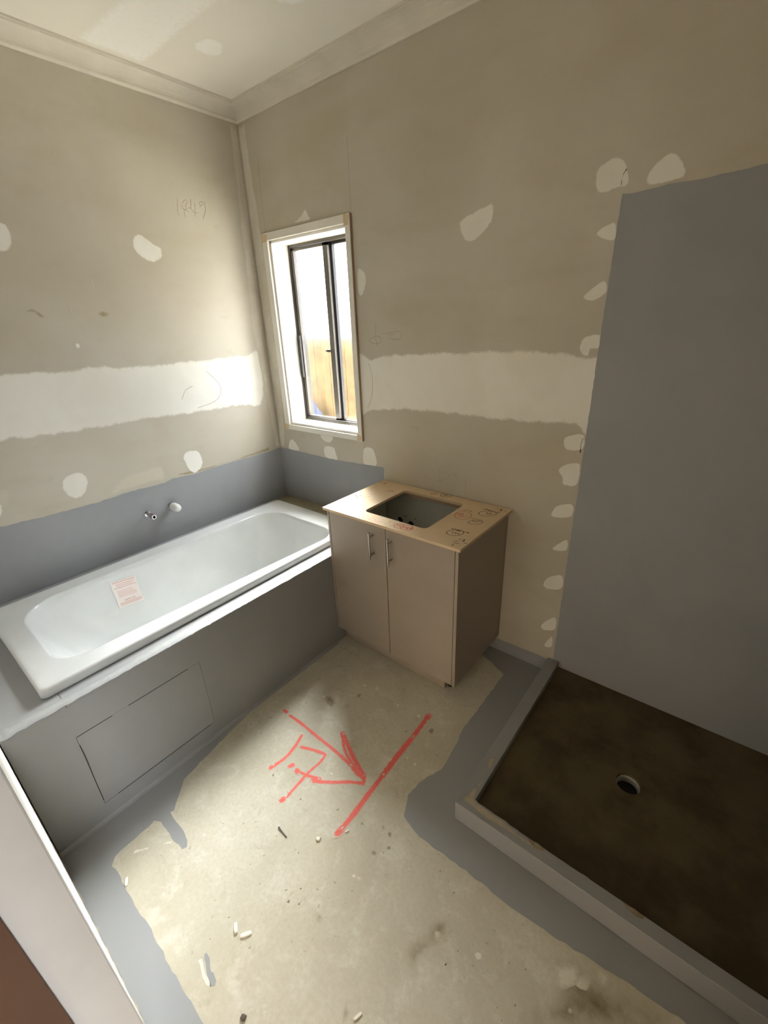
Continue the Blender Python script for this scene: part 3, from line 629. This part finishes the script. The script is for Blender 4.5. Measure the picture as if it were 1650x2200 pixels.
# sticker on the back wall of the tub, following its slope
def backx(z, y):
    f = max(0, (BZ-0.035-z)/0.36); u = (y+1.722)/1.417
    return 0.205+0.010*u + .006+.060*f
class Slope:
    def __init__(s): pass
    def p3(s, q, h=0): y, z = q; return (backx(z, y)+h, y, z)
SL = Slope()
SY0, SZ0 = -1.343, 0.575
def stick(u, v): return (SY0+0.121*u+0.002*v, SZ0-0.012*u-0.145*v)
stq = MB(); N = 6
vs = [SL.p3(stick(i/N, j/N), 0.0016) for j in range(N+1) for i in range(N+1)]
stq.add(vs, [(j*(N+1)+i, j*(N+1)+i+1, (j+1)*(N+1)+i+1, (j+1)*(N+1)+i) for j in range(N) for i in range(N)])
stk = obj('sticker', stq, 'sticker', bath, label='square sticker with faded red print')
def words(row, u0, u1, w_):
    L = []; u = u0
    while u < u1:
        d = random.uniform(0.05, 0.13); e = min(u+d, u1); L.append((w_, [stick(u, row), stick((u+e)/2, row), stick(e, row)])); u = e+0.035
    return L
strokes('print', SL, words(.06, .08, .95, .0055)+words(.14, .18, .9, .004)+words(.20, .2, .8, .004)+words(.27, .08, .95, .004)+words(.92, .08, .95, .004)+words(.86, .1, .95, .004), 0.004, 'sticker_ink', stk, h=0.0022, soft=False)['kind'] = 'stuff'
pb = MB(); N = 5
pb.add([SL.p3(stick(.13+(.60 if j/N < .5 else .72)*i/N, .36+.28*j/N), 0.0020) for j in range(N+1) for i in range(N+1)], [(j*(N+1)+i, j*(N+1)+i+1, (j+1)*(N+1)+i+1, (j+1)*(N+1)+i) for j in range(N) for i in range(N)])
obj('print_block', pb, 'sticker_block', stk)
# the one word that can be read
G = {'W': [[(0, 0), (.25, 1), (.5, .3), (.75, 1), (1, 0)]], 'A': [[(0, 1), (.5, 0), (1, 1)], [(.2, .62), (.8, .62)]], 'R': [[(0, 1), (0, 0)], [(0, 0), (.9, .05), (.9, .45), (0, .5)], [(.3, .5), (1, 1)]], 'N': [[(0, 1), (0, 0)], [(0, 0), (1, 1)], [(1, 1), (1, 0)]], 'I': [[(.5, 0), (.5, 1)]], 'G': [[(1, .2), (.5, 0), (0, .5), (.5, 1), (1, .8)], [(1, .8), (1, .55), (.6, .55)]]}
L = []
for i, ch in enumerate('WARNING'):
    for ln in G[ch]: L.append([stick(.30+i*.062+x*.042, .745+y*.06) for x, y in ln])
strokes('print', SL, L, 0.0016, 'sticker_ink', stk, h=0.0022, step=0.003, soft=False)

# ------------------------------------------------------------------ pipe stub and capped outlet on the left wall
def along(x0, y, z, prof, tilt=(0.0, 0.0)):
    return [(x0+d, y+tilt[0]*d, z+tilt[1]*d) for d, r in prof], [r for d, r in prof]
tp = thing('wall_outlet_stub', 'chrome threaded pipe stub sticking out of the wall above the bath', 'pipe stub', (0.0, -0.998, 0.784))
p_, r_ = along(0.0005, -0.998, 0.784, [(0, .017), (.003, .017), (.004, .011), (.042, .011)]); obj('pipe', MB().tube(p_, r_, 16), 'chrome', tp, smooth=True, auto=0.6)
p_, r_ = along(0.0, -0.998, 0.784, [(.040, .0155), (.054, .0155), (.055, .0135), (.061, .0135)]); obj('collar', MB().tube(p_, r_, 6), 'chrome', tp)
p_, r_ = along(0.0, -0.998, 0.784, [(.059, .0145), (.065, .0145)]); obj('washer', MB().tube(p_, r_, 16), 'red_band', tp, smooth=True, auto=0.6)
p_, r_ = along(0.0, -0.998, 0.784, [(.064, .0135), (.082, .0135), (.084, .0125), (.084, .0085), (.074, .008)]); obj('thread', MB().tube(p_, r_, 16), 'chrome', tp, smooth=True, auto=0.6)
p_, r_ = along(0.0, -0.998, 0.784, [(.0745, .0082), (.0780, .0082)]); obj('bore_shade', MB().tube(p_, r_, 16), 'hole_shade', tp)  # dark plug stands in for shade inside the stub
cp = thing('capped_tap_body', 'chrome tap body under a rounded white plastic cap, right of the pipe stub', 'tap', (0.0, -0.856, 0.788))
p_, r_ = along(0.0005, -0.856, 0.788, [(0, .020), (.004, .020), (.005, .015), (.030, .015)]); obj('tap_body', MB().tube(p_, r_, 16), 'chrome', cp, smooth=True, auto=0.6)
p_, r_ = along(0.0, -0.856, 0.788, [(.022, .020), (.024, .0225), (.034, .024), (.070, .0235), (.082, .021), (.090, .015), (.093, .006)]); obj('plastic_cap', MB().tube(p_, r_, 24), 'cap', cp, smooth=True, auto=0.9)

# ------------------------------------------------------------------ vanity cabinet
VX0, VX1, VY, VZ0, VZ1 = 0.967, 1.755, -0.490, 0.105, 0.866
van = thing('vanity_cabinet', 'taupe two-door vanity cabinet with bar handles between bath and shower', 'cabinet', (1.36, -0.25, 0))
P = 0.016; DZ0_ = VZ0+0.002
obj('side_panel', MB().box(VX0, VX0+0.013, VY, -0.004, VZ0, VZ1), 'laminate', van, 0.0008)
obj('side_panel', MB().box(VX1-P, VX1, VY, -0.004, VZ0, VZ1), 'laminate', van, 0.0008)
bp_ = MB(); BPY = -0.022
# back panel with two round pipe holes: strips around square cells, each cell a ring
holes = [(1.088, 0.654), (1.168, 0.646)]
x0, x1 = VX0+0.013, VX1-P; z0, z1 = VZ0, VZ1
cells = []; hw_ = 0.036
def quad(a, b_, c, d): bp_.add([(a, BPY, c), (b_, BPY, c), (b_, BPY, d), (a, BPY, d)], [(0, 1, 2, 3)])
zc0, zc1 = 0.605, 0.695
quad(x0, x1, z0, zc0); quad(x0, x1, zc1, z1); xs = x0
for hx, hz in holes:
    quad(xs, hx-hw_, zc0, zc1); n = 24; ci = []; sq = []
    for j in range(n):
        a = 2*math.pi*(j+0.5)/n; ci.append((hx+.021*math.cos(a), BPY, hz+.021*math.sin(a)))
        k = 1/max(abs(math.cos(a)), abs(math.sin(a))); sq.append((hx+hw_*max(-1, min(1, k*math.cos(a))), BPY, (zc1 if math.sin(a)*k > .99 else zc0 if math.sin(a)*k < -.99 else hz+(zc1-hz if math.sin(a) > 0 else hz-zc0)*math.sin(a)*k)))
    bp_.loft([ci, sq]); bp_.loft([ci, [(x, BPY+0.012, z) for x, y, z in ci]]); xs = hx+hw_
quad(xs, x1, zc0, zc1)
obj('back_panel', bp_, 'melamine', van)
obj('pipe_hole_shade', MB().box(1.05, 1.20, -0.0095, -0.0045, 0.61, 0.69), 'hole_shade', van)  # dark sheet stands in for shade behind the two holes
obj('inner_lining', MB().box(VX0+0.0131, VX0+0.0145, VY+0.02, BPY, VZ0, VZ1-.001), 'melamine', van)
obj('inner_lining', MB().box(VX1-P-.0015, VX1-P-.0001, VY+0.02, BPY, VZ0, VZ1-.001), 'melamine', van)
obj('bottom_panel', MB().box(VX0+0.013, VX1-P, VY+0.022, -0.008, VZ0, VZ0+0.016), 'melamine', van)
obj('door_gap_shade', MB().box(1.350, 1.366, VY+0.0185, VY+0.0215, DZ0_, VZ1-.002), 'gap_shade', van)  # dark strips stand in for shade in the door joints
obj('door_gap_shade', MB().box(VX1-P-.006, VX1-P-.0002, VY+0.0185, VY+0.0215, DZ0_, VZ1-.002), 'gap_shade', van)
obj('door_gap_shade', MB().box(VX0+.0132, VX0+.020, VY+0.0185, VY+0.0215, DZ0_, VZ1-.002), 'gap_shade', van)
obj('front_rail', MB().box(VX0+0.013, VX1-P, VY+0.022, VY+0.038, VZ1-0.06, VZ1-.001), 'melamine', van)
DM = 1.358; DZ0, DZ1 = VZ0+0.003, VZ1-0.004
for a, b_, hx in ((VX0+0.0155, DM-0.0018, 1.279), (DM+0.0018, VX1-P-0.003, 1.3925)):
    d = obj('door', MB().box(a, b_, VY+0.001, VY+0.0175, DZ0, DZ1), 'laminate', van, 0.0008)
    hd = obj('handle', MB().tube([(hx, VY-0.030, 0.676), (hx, VY-0.030, 0.823)], 0.006, 14), 'steel', d, smooth=True, auto=0.7)
    for z in (0.700, 0.799): obj('handle_post', MB().tube([(hx, VY-0.028, z), (hx, VY+0.002, z)], 0.0048, 12), 'steel', d, smooth=True, auto=0.7)
obj('kick_board', MB().box(VX0+0.004, 1.664, -0.430, -0.414, 0.001, VZ0), 'laminate', van)
obj('kick_cavity_shade', MB().box(1.640, 1.656, -0.413, -0.03, 0.001, VZ0), 'gap_shade', van)  # dark board stands in for the shaded cavity under the cabinet
for x, y in ((VX0+0.05, -0.39), (1.680, -0.395), (VX0+0.05, -0.06), (1.675, -0.06)):
    obj('leg', MB().tube([(x, y, 0.001), (x, y, 0.012), (x, y, 0.013), (x, y, VZ0)], [.013, .013, .010, .010], 14), 'blackrubber', van)

# fibreboard template lying on the cabinet
TX0, TX1, TY0, TY1 = 0.959, 1.774, -0.512, -0.003
tt = thing('benchtop_template', 'pale fibreboard template with basin cut-out and marker writing on the vanity', 'template', (1.366, -0.257, VZ1))
n = 10
CUT = [(1.172, -0.428), (1.548, -0.428), (1.548, -0.074), (1.172, -0.074)]
ci = [(x, y) for x, y, z in rquad(CUT, 0.028, 0, 6)]
ou = [(x, y) for x, y, z in rquad([(TX0, TY0), (TX1, TY0), (TX1, TY1), (TX0, TY1)], 0.002, 0, 6)]
b = MB(); zz0, zz1 = VZ1+0.0005, TOPZ
R = lambda q, z: [(x, y, z) for x, y in q]
b.loft([R(ci, zz0), R(ou, zz0), R(ou, zz1), R(ci, zz1), R(ci, zz0)])
obj('board', b, 'mdf', tt)
# melamine edge strip behind the cut-out (a second layer showing under the board)
obj('batten', MB().box(1.16, 1.56, -0.073, -0.052, VZ1-0.018, VZ1), 'edge_mdf', tt)
TOP = Plane(2, TOPZ, 1)
t1 = lambda P: [TOP.px(*q) for q in crop(P, 7.5, 680, 1020)]
t2 = lambda P: [TOP.px(*q) for q in crop(P, 7.174, 880, 1040)]
def ell(cx, cy, rx, ry, a0=0, a1=360, n=18): return [(cx+rx*math.cos(math.radians(a0+(a1-a0)*i/n)), cy+ry*math.sin(math.radians(a0+(a1-a0)*i/n))) for i in range(n+1)]
def note(lines, mat, w_, lab, h, name='marker_note'):
    strokes(name, TOP, lines, w_, mat, tt, h=h, soft=False, step=0.006, label=lab)
A = lambda *L: [t1(q) for q in L]
B = lambda *L: [t2(q) for q in L]
note(A([(638, 308), (634, 335), (650, 372)], [(650, 375), (668, 362), (700, 345), (720, 330)]), 'marker', .0036, 'dark marker tick', .0003)
note(A([(190, 490), (230, 510), (262, 492), (285, 488), (315, 492)], [(160, 545), (200, 540), (240, 555), (275, 550), (290, 530), (330, 545)]), 'marker', .0022, 'scrawl in the bright corner', .0003)
note(A([(1015, 120), (1055, 130)], [(1070, 130), (1100, 125), (1140, 140)], [(1075, 150), (1095, 140), (1105, 155), (1085, 158)]), 'marker', .0036, 'scrawl at the back corner', .0003)
note(A([(1130, 255), (1150, 268), (1175, 262)], [(1175, 270), (1200, 250), (1215, 250), (1245, 278)], [(1185, 272), (1230, 268)]), 'marker', .0026, 'small arrow scrawl', .0003)
note(B([(320, 150), (350, 140), (345, 158)], [(370, 150), (385, 140), (400, 155), (430, 148)], ell(565, 175, 85, 28), [(520, 175), (560, 160), (600, 168), (530, 180), (590, 180)]), 'marker', .0036, 'circled scrawl behind the cut-out', .0003)
note(B([(830, 405), (890, 405), (910, 400), (940, 415), (965, 430), (925, 428)]), 'marker', .0028, 'small arrow', .0003)
note(B([(1150, 380), (1178, 385), (1165, 398), (1150, 402)], [(1190, 390), (1212, 385), (1196, 400), (1215, 405)], ell(1232, 408, 12, 10), [(1255, 415), (1262, 405), (1272, 420), (1285, 412), (1300, 425), (1340, 432), (1390, 442)], [(1360, 428), (1372, 447)], ell(1200, 455, 140, 38), [(1170, 440), (1200, 442), (1190, 465)], [(1240, 445), (1220, 448), (1218, 458), (1240, 462), (1225, 472)], [(1275, 448), (1250, 452), (1255, 465), (1275, 468)]), 'marker', .0036, 'dimension with circled number near the back right corner', .0003)
note(B([(1350, 388), (1375, 385)], [(1400, 385), (1420, 400), (1410, 415)], [(1440, 385), (1415, 395), (1390, 420)], [(1465, 420), (1485, 425)]), 'marker', .0036, 'cross at the back right corner', .0003)
note(B([(960, 540), (985, 530), (1010, 545), (1060, 548), (1130, 560)], [(975, 560), (990, 580), (1030, 585), (1060, 575), (1100, 575)], ell(1015, 590, 115, 28, -170, 170)), 'marker', .0036, 'circled scribble', .0003)
note(B([(650, 685), (672, 678), (655, 700), (680, 700)], [(690, 690), (708, 688), (692, 710), (720, 705)], ell(740, 712, 12, 11), ell(768, 718, 10, 10), [(785, 722), (795, 715), (805, 728), (818, 722), (830, 735), (920, 752)], [(885, 738), (908, 762)], ell(700, 750, 135, 42), [(650, 735), (675, 740), (665, 757)], [(690, 745), (720, 745), (705, 772)], [(765, 755), (745, 758), (748, 768), (765, 770), (750, 780)]), 'marker', .0036, 'dimension with circled number near the front right', .0003)
note(B([(760, 850), (800, 860)], [(830, 850), (845, 870), (820, 890)], [(850, 855), (830, 880), (805, 880)], [(840, 905), (860, 915), (890, 915)], [(685, 880), (720, 885), (745, 878)], [(670, 905), (700, 915), (740, 915), (765, 920)], [(650, 940), (665, 930), (680, 940), (660, 950)]), 'marker', .0036, 'scrawl at the front right corner', .0003)
note(B(ell(825, 485, 130, 65), [(740, 445), (735, 475)], [(760, 450), (785, 450), (770, 462), (790, 468), (775, 480), (755, 478)], ell(815, 465, 18, 16), [(755, 495), (785, 490), (765, 510), (800, 505)], [(800, 505), (820, 495), (835, 508), (900, 498)]), 'marker_red', .0032, 'circled red number beside the cut-out', .0004)
note(A(ell(1325, 825, 80, 38), [(1295, 800), (1320, 808)], [(1308, 803), (1302, 825)], [(1330, 812), (1365, 815)], [(1345, 812), (1340, 835)]), 'marker_red', .0032, 'circled red figure at the front edge', .0004)
note(A(ell(1455, 855, 100, 45), [(1405, 835), (1420, 850), (1440, 845)], [(1440, 840), (1430, 875)], ell(1466, 858, 10, 9), [(1475, 850), (1462, 885)], [(1500, 850), (1495, 870), (1520, 865)], [(1515, 855), (1508, 885)], [(1545, 850), (1530, 865), (1535, 885), (1552, 870), (1535, 868)]), 'marker_red', .0032, 'circled red number at the front edge', .0005)
note(A([(690, 640), (720, 660), (740, 640), (760, 665), (790, 650), (820, 670), (860, 675)], [(700, 655), (740, 655), (800, 672)], [(700, 690), (740, 680), (780, 710), (820, 700), (850, 730), (870, 710)], [(705, 700), (760, 720), (830, 740)], [(880, 695), (930, 705), (950, 725), (920, 745), (880, 740)]), 'marker_pink', .003, 'smudged faded red scribble', .0003)
note(A([(710, 315), (740, 305), (760, 318), (790, 305), (820, 318), (850, 308), (880, 320), (905, 312)], [(715, 345), (735, 335), (750, 350), (775, 335), (790, 350), (815, 340), (830, 352), (860, 345)], [(660, 375), (760, 372), (850, 350)]), 'marker_grey', .0024, 'faint pencil figures', .0003, 'pencil_note')
note(A([(955, 750), (1020, 755), (1090, 775), (1140, 785), (1165, 770), (1190, 745)], [(1095, 800), (1115, 785)], [(1120, 820), (1135, 815)], [(1170, 815), (1225, 820)]), 'marker_grey', .0024, 'pencil line along the front edge', .0003, 'pencil_note')

# ------------------------------------------------------------------ shower: kerb and recessed base with drain
kerb = thing('shower_kerb', 'low grey L-shaped kerb around the dark shower base', 'kerb', (2.06, -0.93, 0))
b = MB(); L6 = [(KX0, -0.002), (KX0, KY0), (RX-0.002, KY0), (RX-0.002, KY1), (KX1, KY1), (KX1, -0.002)]
b.loft([[(x, y, 0.001) for x, y in L6], [(x, y, KZ) for x, y in L6]], True, True, True)
obj('kerb_body', b, 'coat', kerb, 0.003)
KT = Plane(2, KZ, 1)
patch('worn_patch', KT, [(2.05, -0.94), (2.075, -0.80), (2.05, -0.72), (2.085, -0.70), (2.09, -0.91), (2.3, -0.918), (2.5, -0.918), (2.5, -0.93), (2.3, -0.945), (2.15, -0.95)], 0.012, 'wear', kerb, h=0.0006, sharp=True, jit=0.003)
for a, b_ in ((2.30, 2.36), (2.60, 2.66)): patch('chipped_edge', KT, [(a, KY1-0.003), (b_, KY1-0.003), (b_-0.02, KY1-0.018), (a+0.01, KY1-0.012)], 0.004, 'stain', kerb, h=0.0007, step=0.01)
DRX, DRY, DRR = 2.525, -0.458, 0.044
base = thing('shower_base', 'dark bare screed shower base with a round drain hole', 'shower base', (2.57, -0.46, 0.0))
n = 48; ci = []; sq = []; bx = (KX1+0.001, RX-0.002, KY1+0.001, -0.002)
for j in range(n):
    a = 2*math.pi*j/n; cx_, sy_ = math.cos(a), math.sin(a); ci.append((DRX+DRR*cx_, DRY+DRR*sy_))
    tx = ((bx[1]-DRX)/cx_ if cx_ > 1e-9 else (bx[0]-DRX)/cx_ if cx_ < -1e-9 else 1e9); ty = ((bx[3]-DRY)/sy_ if sy_ > 1e-9 else (bx[2]-DRY)/sy_ if sy_ < -1e-9 else 1e9)
    k = min(tx, ty); sq.append((DRX+cx_*k, DRY+sy_*k))
# true corners
for cx_, cy_ in ((bx[0], bx[2]), (bx[1], bx[2]), (bx[1], bx[3]), (bx[0], bx[3])):
    i = min(range(n), key=lambda q: math.dist(sq[q], (cx_, cy_))); sq[i] = (cx_, cy_)
mid = [((c[0]*.6+s_[0]*.4), (c[1]*.6+s_[1]*.4)) for c, s_ in zip(ci, sq)]
obj('screed', MB().loft([R(ci, 0.004), R(ci, 0.046), R(mid, 0.050), R(sq, 0.060), R(sq, 0.003)]), 'screed', base)
pc = MB(); n2 = 28
def circ(r, z): return [(DRX+r*math.cos(2*math.pi*j/n2), DRY+r*math.sin(2*math.pi*j/n2), z) for j in range(n2)]
pc.loft([circ(.0425, 0.004), circ(.0425, 0.036), circ(.0395, 0.036), circ(.0395, 0.004)])
obj('drain_pipe', pc, 'pvc', base)
obj('drain_shade', MB().loft([circ(.0394, 0.002), circ(.0394, 0.005)], True, True, True), 'hole_shade', base)  # dark disc stands in for shade down the drain

# ------------------------------------------------------------------ loose bits on the floor
def bit(name, mat, px, ang, L, W, H, label, cat, group=None):
    q = on(px[0], px[1], 2, 0.0); c, s_ = math.cos(ang), math.sin(ang); z0 = 0.0011
    r0 = []; prof = [(-.5, -.4), (-.2, -.55), (.3, -.45), (.5, -.3), (.48, .45), (.1, .5), (-.3, .42), (-.52, .3)]
    r0 = [(q.x+(a*L*c - b_*W*s_), q.y+(a*L*s_ + b_*W*c)) for a, b_ in prof]; cx_ = sum(x for x, y in r0)/8; cy_ = sum(y for x, y in r0)/8
    r1 = [(x*.8+cx_*.2, y*.8+cy_*.2) for x, y in r0]
    return one(name, MB().loft([R(r0, z0), R(r0, z0+H*.6), R(r1, z0+H)], True, True, True), mat, label, cat, (q.x, q.y, z0), group)
bit('plaster_chip', 'chip', (507, 1995), -0.55, .030, .012, .006, 'longer white plaster chip left of another, on the concrete near the doorway', 'chip')
bit('plaster_chip', 'chip', (529, 2008), 0.9, .034, .013, .005, 'white plaster chip lying right of the longer chip near the doorway', 'chip')
bit('plaster_chip', 'chip', (746, 1786), 1.2, .016, .006, .004, 'tiny white plaster chip beside the lower end of the red line', 'chip')
bit('plaster_pellet', 'chip', (684, 1803), 0.3, .016, .014, .006, 'round pale plaster pellet on the concrete below the red digits', 'pellet')
bit('metal_slug', 'nailmat', (523, 2187), 0.3, .014, .013, .008, 'small round metal slug on the concrete at the bottom of the view', 'slug')
bit('plaster_chip', 'chip', (272, 1895), -0.5, .028, .010, .004, 'white plaster chip on the edge of the grey floor coating by the hob', 'chip')
bit('plaster_chip', 'chip', (769, 2184), 1.2, .024, .008, .003, 'thin pale plaster chip at the bottom edge, right of the metal slug', 'chip')
a_, b__ = on(600, 1778, 2, 0.003), on(616, 1798, 2, 0.003)
nl = thing('nail', 'loose steel nail lying on the concrete left of the red line', 'nail', (a_.x, a_.y, 0.001))
d = (b__-a_).normalized()
obj('shank', MB().tube([a_+Vector((0, 0, .0012)), b__+Vector((0, 0, .0002))], [.0026, .0018], 8), 'nailmat', nl)
obj('head', MB().tube([a_+Vector((0, 0, .0022)), a_-d*0.002+Vector((0, 0, .0022))], .0045, 12), 'nailmat', nl)

# ------------------------------------------------------------------ outside the window: ground, added eave, fence, sheet
obj('trim_8', MB().box(-2, 5, 0.2, 0.60, 2.88, 2.98), 'white', kind='structure')  # unseen overhang, added to cut sky light on the fence
obj('ground', MB().box(-6, 8, 0.2, 6, -0.5, -0.25), 'earth', kind='structure')
fence = thing('paling_fence', 'brown timber paling fence seen through the window', 'fence', (-0.8, 1.3, -0.25))
pal = None; FY = 1.25
for i in range(34):
    x = -3.2+i*0.104
    if pal is None:
        pal = obj('paling', MB().box(x, x+0.100, FY, FY+0.016, -0.25, 1.62), 'fence', fence)
    else:
        q = pal.copy(); COL.objects.link(q); q.parent = fence; q.location = (i*0.104, random.uniform(-.004, .004), random.uniform(-.012, .012))
for z in (0.1, 0.75, 1.35): obj('rail', MB().box(-3.2, 0.34, FY+0.020, FY+0.06, z, z+0.07), 'fence', fence)
b = MB(); N = 12; vs = []
for j in range(N+1):
    for i in range(N+1):
        u, v = i/N, j/N; vs.append((-1.02+0.30*u+0.03*math.sin(5*v), 1.02+0.12*v+0.02*math.sin(9*u+3*v), -0.25+1.40*v*(1-0.15*u)))
b.add(vs, [(j*(N+1)+i, j*(N+1)+i+1, (j+1)*(N+1)+i+1, (j+1)*(N+1)+i) for j in range(N) for i in range(N)])
one('plastic_sheet', b, 'blue', 'dark blue sheet standing against the fence outside the window', 'sheet', (-0.9, 1.05, -0.25), smooth=True)
bpy.context.view_layer.update()
